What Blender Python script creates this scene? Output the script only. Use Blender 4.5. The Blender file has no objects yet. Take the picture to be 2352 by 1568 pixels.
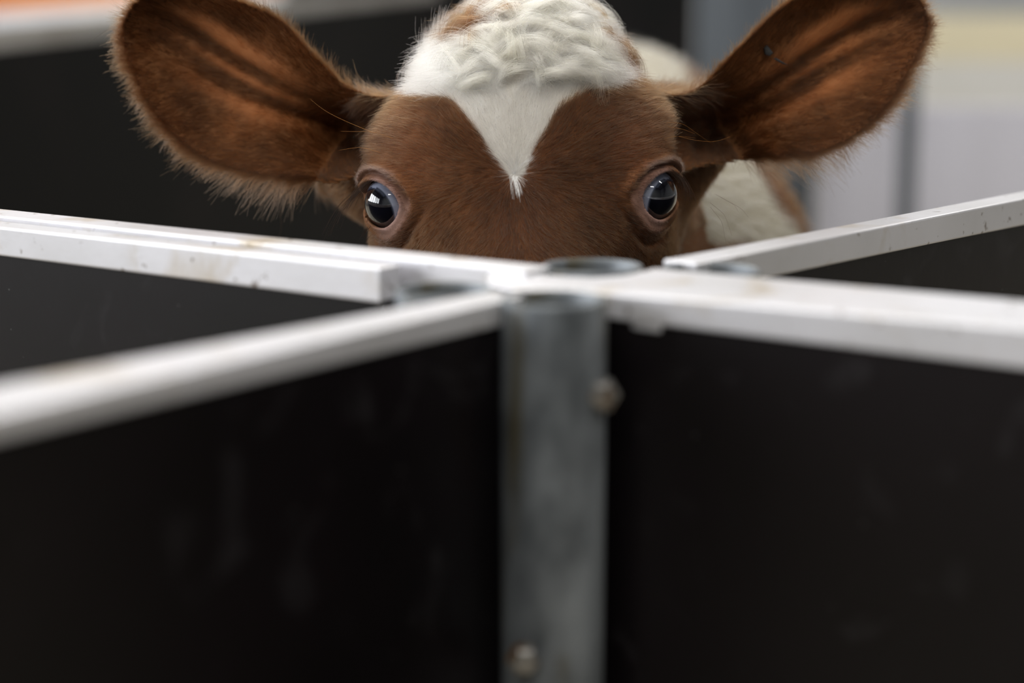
import bpy, math
import numpy as np
from mathutils import Vector, Matrix

# ------------------------------------------------------------------ camera
F_PX = 4470.0                       # focal length in pixels of the 2352 px wide frame
CX, CY = 1176.0, 784.0
TH = math.atan((784 + 60) / F_PX)   # camera looks slightly down on the rails
CAM_Z = 1.145
cT, sT = math.cos(TH), math.sin(TH)
SC = bpy.context.scene
COL = SC.collection

cam_d = bpy.data.cameras.new('camera')
cam = bpy.data.objects.new('camera', cam_d)
COL.objects.link(cam)
cam.location = (0, 0, CAM_Z)
cam.rotation_euler = (math.pi / 2 - TH, 0, 0)
cam_d.sensor_width = 36.0
cam_d.lens = F_PX * 36.0 / 2352.0
cam_d.clip_start = 0.05
cam_d.dof.use_dof = True
cam_d.dof.focus_distance = 1.195
cam_d.dof.aperture_fstop = 2.8
SC.camera = cam

# ------------------------------------------------------------------ view and light
SC.view_settings.view_transform = 'Standard'
SC.view_settings.look = 'None'
SC.view_settings.gamma = 1.0
SC.view_settings.use_curve_mapping = False
SC.view_settings.exposure = -0.10
SC.cycles.max_bounces = 12
SC.cycles.transmission_bounces = 14
SC.cycles.diffuse_bounces = 3
SC.cycles.glossy_bounces = 4
SC.cycles.use_denoising = True
SC.cycles.adaptive_threshold = 0.02
SC.cycles_curves.shape = 'RIBBONS'

W = bpy.data.worlds.new('hall_light')
SC.world = W
W.use_nodes = True
W.node_tree.nodes['Background'].inputs[0].default_value = (0.80, 0.88, 1.0, 1)
W.node_tree.nodes['Background'].inputs[1].default_value = 0.10


def area(name, loc, target, sx, sy, power, color):
    d = bpy.data.lights.new(name, 'AREA')
    d.shape = 'RECTANGLE'
    d.size, d.size_y = sx, sy
    d.energy = power
    d.color = color
    o = bpy.data.objects.new(name, d)
    COL.objects.link(o)
    o.location = loc
    o.rotation_euler = (Vector(target) - Vector(loc)).to_track_quat('-Z', 'Y').to_euler()
    return o


# daylight: windows left behind the camera, roof light overhead and behind the calf
for k in range(6):
    y = -2.3 + 1.25 * k
    area('window_daylight', (-5.85, y, 2.35), (-4.85, y, 2.20), 1.0, 2.1, 74, (0.93, 0.96, 1.0))
area('roof_light', (-0.9, 3.2, 4.9), (-0.9, 3.2, 0.0), 3.0, 4.6, 200, (1.0, 0.985, 0.95))
area('rear_roof_light', (1.0, 7.5, 4.9), (1.0, 8.2, 0.0), 8.0, 3.0, 520, (1.0, 0.98, 0.95))
for x, y in ((-1.6, -1.2), (0.9, -1.4), (-1.5, -3.4), (1.6, -3.3), (3.0, 0.2), (3.2, 2.4)):
    area('strip_lamp', (x, y, 4.6), (x, y, 0.0), 1.5, 0.12, 52, (1.0, 0.98, 0.92))


# ------------------------------------------------------------------ helpers
def ray(px, py):
    u = (px - CX) / F_PX
    v = (CY - py) / F_PX
    return np.array([u, cT + v * sT, -sT + v * cT])


def at_y(px, py, y):
    r = ray(px, py)
    p = r * (y / r[1])
    return np.array([p[0], p[1], p[2] + CAM_Z])


def at_z(px, py, z):
    r = ray(px, py)
    p = r * ((z - CAM_Z) / r[2])
    return np.array([p[0], p[1], z])


def project(p):
    x, y, z = p[0], p[1], p[2] - CAM_Z
    d = y * cT - z * sT
    v = y * sT + z * cT
    return CX + F_PX * x / d, CY - F_PX * v / d


def tag(o, label=None, cat=None, group=None, kind=None):
    if label: o['label'] = label
    if cat: o['category'] = cat
    if group: o['group'] = group
    if kind: o['kind'] = kind
    return o


def empty(name, loc):
    o = bpy.data.objects.new(name, None)
    COL.objects.link(o)
    o.location = loc
    o.empty_display_size = 0.05
    return o


def mesh_obj(name, verts, faces, mat, parent=None, smooth=False, bevel=0.0, origin=None):
    verts = np.asarray(verts, dtype=float)
    if parent is not None:
        org = np.array(parent_world(parent))
    else:
        org = np.zeros(3) if origin is None else np.asarray(origin, float)
    me = bpy.data.meshes.new(name)
    me.from_pydata((verts - org).tolist(), [], [list(map(int, f)) for f in faces])
    me.update()
    if smooth:
        me.polygons.foreach_set('use_smooth', [True] * len(me.polygons))
    me.materials.append(mat)
    o = bpy.data.objects.new(name, me)
    COL.objects.link(o)
    if parent is not None:
        o.parent = parent
    else:
        o.location = org
    if bevel:
        b = o.modifiers.new('bevel', 'BEVEL')
        b.width = bevel
        b.segments = 2
        b.limit_method = 'ANGLE'
    return o


def parent_world(o):
    p = Vector((0, 0, 0))
    while o is not None:
        p += o.location
        o = o.parent
    return p


def box_vf(a, b):
    (x0, y0, z0), (x1, y1, z1) = a, b
    v = [(x0, y0, z0), (x1, y0, z0), (x1, y1, z0), (x0, y1, z0),
         (x0, y0, z1), (x1, y0, z1), (x1, y1, z1), (x0, y1, z1)]
    f = [(0, 3, 2, 1), (4, 5, 6, 7), (0, 1, 5, 4), (1, 2, 6, 5), (2, 3, 7, 6), (3, 0, 4, 7)]
    return v, f


def prism_vf(poly, zb, zt):
    """poly: xy points; zb, zt: numbers or one value per corner"""
    n = len(poly)
    zb = [zb] * n if np.isscalar(zb) else zb
    zt = [zt] * n if np.isscalar(zt) else zt
    ar = sum(poly[i][0] * poly[(i + 1) % n][1] - poly[(i + 1) % n][0] * poly[i][1] for i in range(n))
    if ar < 0:
        poly, zb, zt = poly[::-1], zb[::-1], zt[::-1]
    v = [(p[0], p[1], z) for p, z in zip(poly, zb)] + [(p[0], p[1], z) for p, z in zip(poly, zt)]
    f = [tuple(range(n))[::-1], tuple(range(n, 2 * n))]
    f += [(i, (i + 1) % n, n + (i + 1) % n, n + i) for i in range(n)]
    return v, f


def merge(*vfs):
    V, Fc = [], []
    for v, f in vfs:
        k = len(V)
        V += list(v)
        Fc += [tuple(i + k for i in q) for q in f]
    return V, Fc


# ------------------------------------------------------------------ materials
def mat(name, color=(0.5, 0.5, 0.5), rough=0.5, metal=0.0, spec=0.5):
    m = bpy.data.materials.new(name)
    m.use_nodes = True
    b = m.node_tree.nodes['Principled BSDF']
    b.inputs['Base Color'].default_value = (*color, 1)
    b.inputs['Roughness'].default_value = rough
    b.inputs['Metallic'].default_value = metal
    b.inputs['Specular IOR Level'].default_value = spec
    return m


def nd(m, t, **kw):
    n = m.node_tree.nodes.new(t)
    for k, v in kw.items():
        setattr(n, k, v)
    return n


def lk(m, a, b):
    m.node_tree.links.new(a, b)


def noise_mix(m, c1, c2, scale, lo=0.4, hi=0.6, detail=5, stretch=(1, 1, 1), base=None, target='Base Color', dist=0.0):
    """mix two colours by a stretched noise in object space; returns the colour socket"""
    tc = nd(m, 'ShaderNodeTexCoord')
    mp = nd(m, 'ShaderNodeMapping')
    mp.inputs['Scale'].default_value = stretch
    lk(m, tc.outputs['Object'], mp.inputs[0])
    n = nd(m, 'ShaderNodeTexNoise')
    n.inputs['Scale'].default_value = scale
    n.inputs['Detail'].default_value = detail
    n.inputs['Distortion'].default_value = dist
    lk(m, mp.outputs[0], n.inputs['Vector'])
    r = nd(m, 'ShaderNodeMapRange')
    r.inputs[1].default_value = lo
    r.inputs[2].default_value = hi
    lk(m, n.outputs[0], r.inputs[0])
    x = nd(m, 'ShaderNodeMix', data_type='RGBA')
    lk(m, r.outputs[0], x.inputs[0])
    if base is None:
        x.inputs[6].default_value = (*c1, 1)
    else:
        lk(m, base, x.inputs[6])
    x.inputs[7].default_value = (*c2, 1)
    if target:
        lk(m, x.outputs[2], m.node_tree.nodes['Principled BSDF'].inputs[target])
    return x.outputs[2]


def bump(m, scale, strength, dist=0.001, stretch=(1, 1, 1), detail=4):
    tc = nd(m, 'ShaderNodeTexCoord')
    mp = nd(m, 'ShaderNodeMapping')
    mp.inputs['Scale'].default_value = stretch
    lk(m, tc.outputs['Object'], mp.inputs[0])
    n = nd(m, 'ShaderNodeTexNoise')
    n.inputs['Scale'].default_value = scale
    n.inputs['Detail'].default_value = detail
    lk(m, mp.outputs[0], n.inputs['Vector'])
    b = nd(m, 'ShaderNodeBump')
    b.inputs['Strength'].default_value = strength
    b.inputs['Distance'].default_value = dist
    lk(m, n.outputs[0], b.inputs['Height'])
    lk(m, b.outputs[0], m.node_tree.nodes['Principled BSDF'].inputs['Normal'])


def alu(name, rough=0.36):
    m = mat(name, (0.78, 0.78, 0.78), rough, 0.5)
    c = noise_mix(m, (0.71, 0.70, 0.735), (0.58, 0.57, 0.58), 9, 0.40, 0.75, stretch=(1, 1, 1))
    c = noise_mix(m, None, (0.46, 0.38, 0.27), 24, 0.56, 0.78, base=c, detail=7, dist=0.5)
    noise_mix(m, None, (0.16, 0.12, 0.09), 110, 0.665, 0.74, base=c, detail=3)
    bump(m, 300, 0.15, 0.0006)
    return m


M_ALU = alu('worn_aluminium')
M_PLY = mat('phenolic_plywood', (0.010, 0.008, 0.008), 0.34, 0, 0.26)
_c = noise_mix(M_PLY, (0.002, 0.0013, 0.0016), (0.0045, 0.0028, 0.0038), 6, 0.35, 0.65)
_c = noise_mix(M_PLY, None, (0.020, 0.018, 0.020), 22, 0.60, 0.85, base=_c, detail=8, dist=1.2)
noise_mix(M_PLY, None, (0.16, 0.16, 0.16), 420, 0.765, 0.80, base=_c, detail=2)
bump(M_PLY, 60, 0.12, 0.0008)
M_ZINC = mat('galvanised_steel', (0.30, 0.33, 0.36), 0.5, 0.45)
_c = noise_mix(M_ZINC, (0.065, 0.072, 0.08), (0.26, 0.28, 0.30), 20, 0.38, 0.62, stretch=(1, 1, 0.5))
noise_mix(M_ZINC, None, (0.08, 0.062, 0.022), 20, 0.55, 0.68, base=_c, stretch=(1, 1, 0.4), dist=1.0)
bump(M_ZINC, 45, 0.3, 0.002)
M_BOLT = mat('rusty_bolt', (0.36, 0.33, 0.30), 0.35, 0.9)
noise_mix(M_BOLT, (0.26, 0.25, 0.24), (0.14, 0.07, 0.02), 90, 0.48, 0.6)

# ------------------------------------------------------------------ the hall
def struct(name, vf, m):
    return tag(mesh_obj(name, vf[0], vf[1], m), kind='structure')


M_FLOOR = mat('concrete_floor', (0.30, 0.27, 0.22), 0.8)
noise_mix(M_FLOOR, (0.32, 0.29, 0.24), (0.20, 0.17, 0.12), 5)
M_WALLW = mat('pale_wall', (0.60, 0.58, 0.50), 0.8)
noise_mix(M_WALLW, (0.34, 0.35, 0.36), (0.28, 0.29, 0.30), 1.5)
M_WALLG = mat('side_wall', (0.38, 0.39, 0.40), 0.8)
noise_mix(M_WALLG, (0.24, 0.25, 0.26), (0.20, 0.21, 0.22), 2)
M_CEIL = mat('roof_sheet', (0.16, 0.165, 0.17), 0.7)
noise_mix(M_CEIL, (0.10, 0.103, 0.107), (0.08, 0.083, 0.086), 2)
struct('floor', box_vf((-6, -5, -0.1), (7, 11, 0.0)), M_FLOOR)
struct('ceiling', box_vf((-6, -5, 5.0), (7, 11, 5.1)), M_CEIL)
struct('wall_back', box_vf((-6, 11, 0), (7, 11.1, 5)), M_WALLW)
struct('wall_front', box_vf((-6, -5.1, 0), (7, -5, 5)), M_WALLG)
struct('wall_left', box_vf((-6.1, -5, 0), (-6, 11, 5)), M_WALLG)
struct('wall_right', box_vf((7, -5, 0), (7.1, 11, 5)), M_WALLG)

# ------------------------------------------------------------------ pens around the junction
ZT = 1.0      # top of the rails


def lift(p, dz):
    return np.array([p[0], p[1], p[2] + dz])


def drop_for(p, ybot):
    """how far below p the rail's lower edge lies"""
    lo, hi = 0.0, 0.08
    for _ in range(40):
        mid = (lo + hi) / 2
        if project(lift(p, -mid))[1] < ybot: lo = mid
        else: hi = mid
    return lo


def ext(a, b, t):
    return a + (b - a) * t


def rail_arm(label, far, near, bots, t0, t1, ztop=ZT, extra=None, group=None, note=None):
    """far, near: two pixels each along the rail's top edges; bots: y of the lower edge below the two near pixels.
    t0, t1: extents along the rail (0 and 1 are the measured places)."""
    fa, fb = [at_z(*p, ztop) for p in far]
    na, nb = [at_z(*p, ztop) for p in near]
    d = (fb - fa)[:2]
    L = np.linalg.norm(d)
    d = d / L

    def along(a, b, s):      # the point on line ab whose run along d from fa equals s*L
        ra = (a - fa)[:2] @ d
        rb = (b - fa)[:2] @ d
        return ext(a, b, (s * L - ra) / (rb - ra))
    da, db = drop_for(na, bots[0]), drop_for(nb, bots[1])

    def drop_at(s):
        ra = (na - fa)[:2] @ d
        rb = (nb - fa)[:2] @ d
        return float(np.clip(da + (db - da) * (s * L - ra) / (rb - ra), 0.008, 0.03))
    f0, f1 = along(fa, fb, t0), along(fa, fb, t1)
    n0, n1 = along(na, nb, t0), along(na, nb, t1)
    z0, z1 = ztop - drop_at(t0), ztop - drop_at(t1)
    base = (f0 + n0) / 2
    e = empty('pen_panel', (base[0], base[1], 0))
    tag(e, label, 'pen panel', group)
    v, f = prism_vf([f0[:2], f1[:2], n1[:2], n0[:2]], [z0, z1, z1, z0], ztop)
    mesh_obj('top_rail', v, f, M_ALU, e, bevel=0.0012)
    # board, a little behind the rail's near face
    perp = np.array([-d[1], d[0]])
    if (na - fa)[:2] @ perp < 0: perp = -perp
    b0n, b1n = n0[:2] - perp * 0.0025, n1[:2] - perp * 0.0025
    b0f, b1f = f0[:2] + perp * 0.0025, f1[:2] + perp * 0.0025
    v, f = prism_vf([b0f, b1f, b1n, b0n], 0.0, [z0 + 0.001, z1 + 0.001, z1 + 0.001, z0 + 0.001])
    mesh_obj('board', v, f, M_PLY, e)
    return e, (f0, f1, n0, n1, d, perp)


# far-left arm: a rear panel that rises a few millimetres above the front one
rail_arm('rear pen panel of the left arm, its aluminium rail slightly higher than the front one',
         [(0, 479), (1250, 609)], [(0, 495), (500, 548)], (595, 655), -0.9, 1.01, ZT + 0.002)
eL, gL = rail_arm('dark plywood pen panel with bright aluminium rail, running to the left from the junction',
                  [(0, 507), (850, 599)], [(0, 521), (500, 575)], (588, 650), -0.9, 1.07)
# right arm running towards the camera
eR, gR = rail_arm('dark pen panel with broad worn white rail, running to the lower right of the junction',
                  [(1750, 637), (2352, 690)], [(1560, 687), (2352, 755)], (752, 847), -0.46, 2.4)
# the joint piece between the two
_far = [(1120, 613), (1236, 625), (1290, 630), (1360, 633), (1430, 628), (1470, 618), (1493, 619)]
_near = [(1520, 684), (1400, 669), (1372, 661), (1180, 658), (1120, 645)]
v, f = prism_vf([at_z(x, y, ZT)[:2] for x, y in _far + _near], ZT - 0.0165, ZT - 0.0008)
v2, f2 = prism_vf([at_z(x, y, ZT)[:2] for x, y in _far[:5] + _near[1:]], 0.0, ZT - 0.0166)
ej = empty('corner_joint', (0.05, 0.93, 0))
tag(ej, 'stained pale metal joint where the four pen panels meet, behind the near post', 'panel joint')
mesh_obj('cap_plate', v, f, M_ALU, ej, bevel=0.001)
mesh_obj('core_post', v2, f2, M_PLY, ej)
# far right arm
rail_arm('dark pen panel with grey streaked aluminium rail, receding to the far right beside the calf',
         [(1500, 600), (2352, 438)], [(1852, 555), (2352, 456)], (620, 518), 0.02, 1.9)
# near left arm
rail_arm('dark pen panel with blurred grey rail, coming towards the viewer at lower left',
         [(0, 880), (1100, 672)], [(0, 950), (1100, 701)], (1008, 760), -0.55, 1.03)


def lathe(prof, n=40, cx=0.0, cy=0.0):
    V, Fc = [], []
    for r, z in prof:
        for k in range(n):
            a = 2 * math.pi * k / n
            V.append((cx + r * math.cos(a), cy + r * math.sin(a), z))
    m = len(prof)
    for i in range(m - 1):
        for k in range(n):
            Fc.append((i * n + k, i * n + (k + 1) % n, (i + 1) * n + (k + 1) % n, (i + 1) * n + k))
    return V, Fc


def tube_post(label, px, py, ztop, r=0.024, lean=0.0):
    p = at_z(px, py, ztop)
    e = empty('steel_post', (p[0], p[1], 0))
    tag(e, label, 'post')
    prof = [(r - 0.003, 0.0), (r, 0.0), (r, ztop - 0.002), (r - 0.0006, ztop), (r - 0.0026, ztop),
            (r - 0.0032, ztop - 0.002), (r - 0.0032, 0.0)]
    v, f = lathe(prof, 48, p[0], p[1])
    mesh_obj('tube', v, f, M_ZINC, e, smooth=True)
    return e, p


def bolt(parent, px, py, y, r=0.0075):
    c = at_y(px, py, y)
    prof = [(0.0, 0.0), (r * 1.15, 0.0), (r * 1.15, 0.0015), (r * 0.92, 0.0017), (r * 0.92, 0.0055), (r * 0.72, 0.0068), (0.0, 0.0072)]
    V, Fc = lathe(prof, 6, 0, 0)
    V = [(c[0] + a, c[1] - z, c[2] + b) for a, b, z in V]
    Fc = [q[::-1] for q in Fc]
    return mesh_obj('bolt', V, Fc, M_BOLT, parent)


ep, pf = tube_post('tall galvanised steel tube post in front of the junction, with two bolts', 1272, 684, ZT + 0.0005)
bolt(ep, 1381, 905, pf[1] - 0.0115)
bolt(ep, 1207, 1512, pf[1] - 0.0205)
tube_post('hollow steel tube end just below the calf, behind the rail crossing', 1360, 609, ZT + 0.001, 0.0255)
tube_post('hollow steel tube end in the left corner between two rails', 1022, 663, ZT - 0.001, 0.0235)
tube_post('hollow steel tube end in the right corner beside the far right rail', 1632, 618, ZT - 0.001, 0.0255)
M_RAILBG = mat('dull_rail', (0.42, 0.41, 0.40), 0.45, 0.3)
noise_mix(M_RAILBG, (0.45, 0.44, 0.43), (0.36, 0.34, 0.32), 6)
M_BLACK = mat('black_board', (0.006, 0.006, 0.006), 0.7, 0, 0.12)
noise_mix(M_BLACK, (0.004, 0.004, 0.004), (0.007, 0.006, 0.006), 3)
M_WHITEB = mat('white_board', (0.80, 0.80, 0.82), 0.6)
noise_mix(M_WHITEB, (0.82, 0.81, 0.82), (0.70, 0.72, 0.78), 2)
M_ORANGE = mat('orange_board', (0.75, 0.25, 0.04), 0.6)
noise_mix(M_ORANGE, (0.80, 0.28, 0.04), (0.65, 0.20, 0.03), 3)
M_SHEET = mat('steel_sheet', (0.10, 0.11, 0.13), 0.6, 0.2)
noise_mix(M_SHEET, (0.115, 0.13, 0.15), (0.045, 0.05, 0.06), 2.6, 0.42, 0.62, stretch=(3, 1, 0.15))
M_POSTD = mat('dark_post', (0.06, 0.065, 0.075), 0.5, 0.3)
noise_mix(M_POSTD, (0.022, 0.025, 0.03), (0.015, 0.018, 0.02), 6)
M_POSTG = mat('grey_post', (0.16, 0.17, 0.19), 0.5, 0.3)
noise_mix(M_POSTG, (0.045, 0.05, 0.06), (0.035, 0.04, 0.045), 6)
M_LAV = mat('lavender_board', (0.60, 0.59, 0.66), 0.7)
noise_mix(M_LAV, (0.61, 0.60, 0.67), (0.57, 0.56, 0.63), 2)
M_PALEB = mat('pale_board', (0.62, 0.61, 0.58), 0.7)
noise_mix(M_PALEB, (0.63, 0.62, 0.60), (0.58, 0.57, 0.54), 1.2)
M_CREAMB = mat('cream_board', (0.66, 0.62, 0.48), 0.7)
noise_mix(M_CREAMB, (0.68, 0.61, 0.43), (0.64, 0.58, 0.42), 1.2)
# ------------------------------------------------------------------ things beyond the calf
def quad_panel(name, a, b, thick, z_lo, m, parent=None, bev=0.0, origin=None):
    """upright slab between top points a and b (their z is the top), thick towards +y side"""
    d = np.array([b[0] - a[0], b[1] - a[1]])
    d = d / np.linalg.norm(d)
    n = np.array([-d[1], d[0]])
    if n[1] < 0: n = -n
    p = [a[:2], b[:2], b[:2] + n * thick, a[:2] + n * thick]
    zt = [a[2], b[2], b[2], a[2]]
    v, f = prism_vf(p, z_lo, zt)
    return mesh_obj(name, v, f, m, parent, bevel=bev, origin=origin)


# long dark partition on the left with a rail on top
a, b = at_y(-420, 104, 2.55), at_y(1010, -34, 6.2)
e = empty('partition', ((a[0] + b[0]) / 2, (a[1] + b[1]) / 2, 0))
tag(e, 'long blurred black partition with grey top rail, behind the calf on the left', 'partition')
zr = 0.034
quad_panel('board', np.array([a[0], a[1] + 0.004, a[2] - zr]), np.array([b[0], b[1] + 0.004, b[2] - zr]), 0.02, 0.0, M_BLACK, e)
_n = quad_panel('top_rail', a, b, 0.012, [a[2] - zr, b[2] - zr, b[2] - zr, a[2] - zr], M_RAILBG, e)
# black board closing the view above the calf's head
a, b = at_y(640, -420, 7.0), at_y(1606, -420, 7.0)
o = quad_panel('dark_board', a, b, 0.03, 0.0, M_BLACK, origin=((a[0] + b[0]) / 2, 7.0, 0))
tag(o, "tall black board standing far behind the calf's head", 'board')
# white and orange barrier board beyond the partition
a, b = at_y(-700, 80, 6.9), at_y(900, -42, 8.2)
zo = 0.0
e = empty('barrier', ((a[0] + b[0]) / 2, (a[1] + b[1]) / 2, 0))
tag(e, 'white barrier with an orange upper board, at the top left edge of the photo', 'barrier')
quad_panel('white_board', a, b, 0.04, 0.0, M_WHITEB, e)
quad_panel('orange_board', a + np.array([0, 0.0, 0.55]), b + np.array([0, 0.0, 0.55]), 0.04, [a[2] + .001, b[2] + .001, b[2] + .001, a[2] + .001], M_ORANGE, e)
# blue-grey steel sheet, posts and the pale boards on the right
YB = 4.3
a, b = at_y(1612, -500, YB + .05), at_y(1868, -500, YB + .05)
o = quad_panel('steel_sheet', a, b, 0.01, 0.0, M_SHEET, origin=((a[0] + b[0]) / 2, YB, 0))
tag(o, 'blurred blue-grey steel sheet between the calf and its right ear', 'metal sheet')


def bg_post(label, x0, x1, y, m):
    a, b = at_y(x0, -600, y), at_y(x1, -600, y)
    r = (b[0] - a[0]) / 2
    cx = (a[0] + b[0]) / 2
    v, f = lathe([(0, 0.0), (r * 2.0, 0.0), (r * 2.0, 0.01), (r, 0.012), (r, 2.2), (r * 0.8, 2.21), (0, 2.21)], 24, cx, y)
    o = mesh_obj('pole', v, f, m, smooth=True, origin=(cx, y, 0))
    return tag(o, label, 'pole')


bg_post('blurred dark upright pole under the right ear, at the edge of the steel sheet', 1864, 1900, YB - .05, M_POSTD)
bg_post('blurred grey upright pole crossing the pale boards right of the ear', 2098, 2142, YB - .1, M_POSTG)
a, b = at_y(1885, 246, YB + .1), at_y(2700, 246, YB + .1)
o = quad_panel('low_board', a, b, 0.03, 0.0, M_LAV, origin=((a[0] + b[0]) / 2, YB + .1, 0))
tag(o, 'pale lavender low board behind the grey pole at right', 'board')
a, b = at_y(1700, 140, 7.5), at_y(3000, 140, 7.5)
e = empty('tall_board', ((a[0] + b[0]) / 2, 7.5, 0))
tag(e, 'tall board with a cream upper band, rising behind the lavender board at upper right', 'board')
quad_panel('lower_panel', a, b, 0.05, 0.0, M_PALEB, e)
c_ = at_y(1700, 36, 7.5)[2]
quad_panel('cream_band', a + np.array([0, 0, c_ - a[2]]), b + np.array([0, 0, c_ - b[2]]), 0.05, a[2] + 0.001, M_CREAMB, e)


# ------------------------------------------------------------------ the calf
rng = np.random.default_rng(7)
O = at_y(1195, 455, 1.20)
ROLL = math.radians(1.6)
Rm = np.array([[math.cos(ROLL), 0, -math.sin(ROLL)], [0, 1, 0], [math.sin(ROLL), 0, math.cos(ROLL)]])  # local -> world


def to_local(P):
    return (P - O) @ Rm


def to_world(q):
    return q @ Rm.T + O


def loc_px(px, py, y):
    return to_local(at_y(px, py, y)[None])[0]


def smin(a, b, k):
    h = np.clip(0.5 + 0.5 * (b - a) / k, 0, 1)
    return b + (a - b) * h - k * h * (1 - h)


def smax(a, b, k):
    return -smin(-a, -b, k)


def ell(p, c, r, rot=None):
    q = p - np.asarray(c)
    if rot is not None:
        q = q @ rot
    r = np.asarray(r)
    k0 = np.linalg.norm(q / r, axis=1)
    k1 = np.linalg.norm(q / (r * r), axis=1)
    return k0 * (k0 - 1.0) / np.maximum(k1, 1e-6)


def cap(p, a, b, ra, rb, sq=(1, 1, 1)):
    a, b = np.asarray(a, float), np.asarray(b, float)
    sq = np.asarray(sq, float)
    pa, ba = (p - a) / sq, (b - a) / sq
    h = np.clip(pa @ ba / (ba @ ba), 0, 1)
    return np.linalg.norm(pa - h[:, None] * ba, axis=1) - (ra + (rb - ra) * h)


# eyes: ball centre, axis of the opening
EYES = []
R_EYE = 0.0185
for px, py, sgn in ((862, 465, -1), (1530, 445, 1)):
    a = np.array([sgn * 0.64, -0.76, 0.10])
    a /= np.linalg.norm(a)
    ap = loc_px(px, py, 1.203)
    c = ap - a * R_EYE * 0.93
    up = np.array([0, 0, 1.0]) - a * a[2]
    up /= np.linalg.norm(up)
    t = np.cross(up, a)              # points to the image right for both
    t = t if t[0] * sgn < 0 else -t  # towards the nose
    EYES.append((c, a, t, up, sgn))


def catmull(pts, k=6):
    pts = np.asarray(pts, float)
    n = len(pts)
    out = []
    for i in range(n):
        p0, p1, p2, p3 = pts[i - 1], pts[i], pts[(i + 1) % n], pts[(i + 2) % n]
        for s in np.linspace(0, 1, k, endpoint=False):
            out.append(0.5 * ((2 * p1) + (-p0 + p2) * s + (2 * p0 - 5 * p1 + 4 * p2 - p3) * s ** 2 + (-p0 + 3 * p1 - 3 * p2 + p3) * s ** 3))
    return np.array(out)


def poly_sd(P, poly):
    """signed distance to a closed polygon, positive inside"""
    d = np.full(len(P), 1e9)
    ins = np.zeros(len(P), bool)
    n = len(poly)
    for i in range(n):
        a, b = poly[i], poly[(i + 1) % n]
        e = b - a
        w = P - a
        h = np.clip((w @ e) / max(e @ e, 1e-12), 0, 1)
        d = np.minimum(d, ((w - h[:, None] * e) ** 2).sum(1))
        cnd = (a[1] > P[:, 1]) != (b[1] > P[:, 1])
        if abs(e[1]) > 1e-12:
            xi = a[0] + (P[:, 1] - a[1]) / e[1] * e[0]
            ins ^= cnd & (P[:, 0] < xi)
    return np.sqrt(d) * np.where(ins, 1, -1)


class Map2:
    """a function of (x, z) sampled on a fine table"""
    def __init__(self, poly, pad=0.02, step=0.001):
        lo, hi = poly.min(0) - pad, poly.max(0) + pad
        self.lo, self.step = lo, step
        nx, nz = np.ceil((hi - lo) / step).astype(int) + 1
        gx, gz = np.meshgrid(lo[0] + np.arange(nx) * step, lo[1] + np.arange(nz) * step, indexing='ij')
        self.T = poly_sd(np.stack([gx.ravel(), gz.ravel()], 1), poly).reshape(nx, nz)
        self.n = (nx, nz)

    def __call__(self, x, z):
        fx = np.clip((x - self.lo[0]) / self.step, 0, self.n[0] - 1.001)
        fz = np.clip((z - self.lo[1]) / self.step, 0, self.n[1] - 1.001)
        i, j = fx.astype(int), fz.astype(int)
        u, v = fx - i, fz - j
        T = self.T
        r = (T[i, j] * (1 - u) + T[i + 1, j] * u) * (1 - v) + (T[i, j + 1] * (1 - u) + T[i + 1, j + 1] * u) * v
        out = np.maximum(np.maximum(self.lo[0] - x, x - self.lo[0] - self.step * (self.n[0] - 1)),
                         np.maximum(self.lo[1] - z, z - self.lo[1] - self.step * (self.n[1] - 1)))
        return r - np.maximum(out, 0)


Y_EAR = 1.262
EAR_L = [(940, 232), (862, 218), (800, 196), (760, 158), (720, 116), (680, 74), (640, 40), (580, 10), (500, -14), (420, -24), (350, -20), (304, 4),
         (278, 42), (272, 84), (286, 138), (312, 196), (348, 256), (396, 310), (446, 350), (510, 380), (580, 398), (650, 408), (720, 418),
         (770, 425), (850, 405), (935, 400)]
EAR_R = [(1480, 225), (1560, 214), (1606, 196), (1650, 152), (1704, 96), (1750, 50), (1800, 8), (1860, -25), (1950, -42), (2050, -40), (2108, -15), (2134, 22),
         (2138, 62), (2118, 116), (2080, 186), (2038, 246), (1986, 296), (1930, 330), (1870, 352), (1800, 360), (1740, 366), (1690, 378),
         (1600, 392), (1490, 390)]
EARS = []
for pts, sgn, root, tip in ((EAR_L, -1, (800, 300), (300, 60)), (EAR_R, 1, (1650, 290), (2120, 40))):
    L = np.array([loc_px(x, y, Y_EAR)[[0, 2]] for x, y in pts])
    L = catmull(L, 4)
    m2 = Map2(L)
    r0 = loc_px(*root, Y_EAR)[[0, 2]]
    r1 = loc_px(*tip, Y_EAR)[[0, 2]]
    ax = (r1 - r0) / np.linalg.norm(r1 - r0)
    pv = np.array([-ax[1], ax[0]])
    if pv[1] < 0: pv = -pv
    EARS.append((m2, r0, ax, pv, sgn, np.linalg.norm(r1 - r0)))


def ear_uv(p, E):
    m2, r0, ax, pv, sgn, L = E
    q = p[:, [0, 2]] - r0
    return q @ ax, q @ pv


def ear_band(fan, u, sgn):
    # three uneven folds running along the ear
    w = fan + 0.003 * np.sin(u * 40 + sgn)
    return (1.0 * np.exp(-((w - 0.022) / 0.0075) ** 2) + 0.65 * np.exp(-((w - 0.002) / 0.0045) ** 2)
            + 0.75 * np.exp(-((w + 0.020) / 0.0075) ** 2) - 0.5 * np.exp(-((w - 0.011) / 0.004) ** 2) - 0.5 * np.exp(-((w + 0.008) / 0.004) ** 2))


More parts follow.
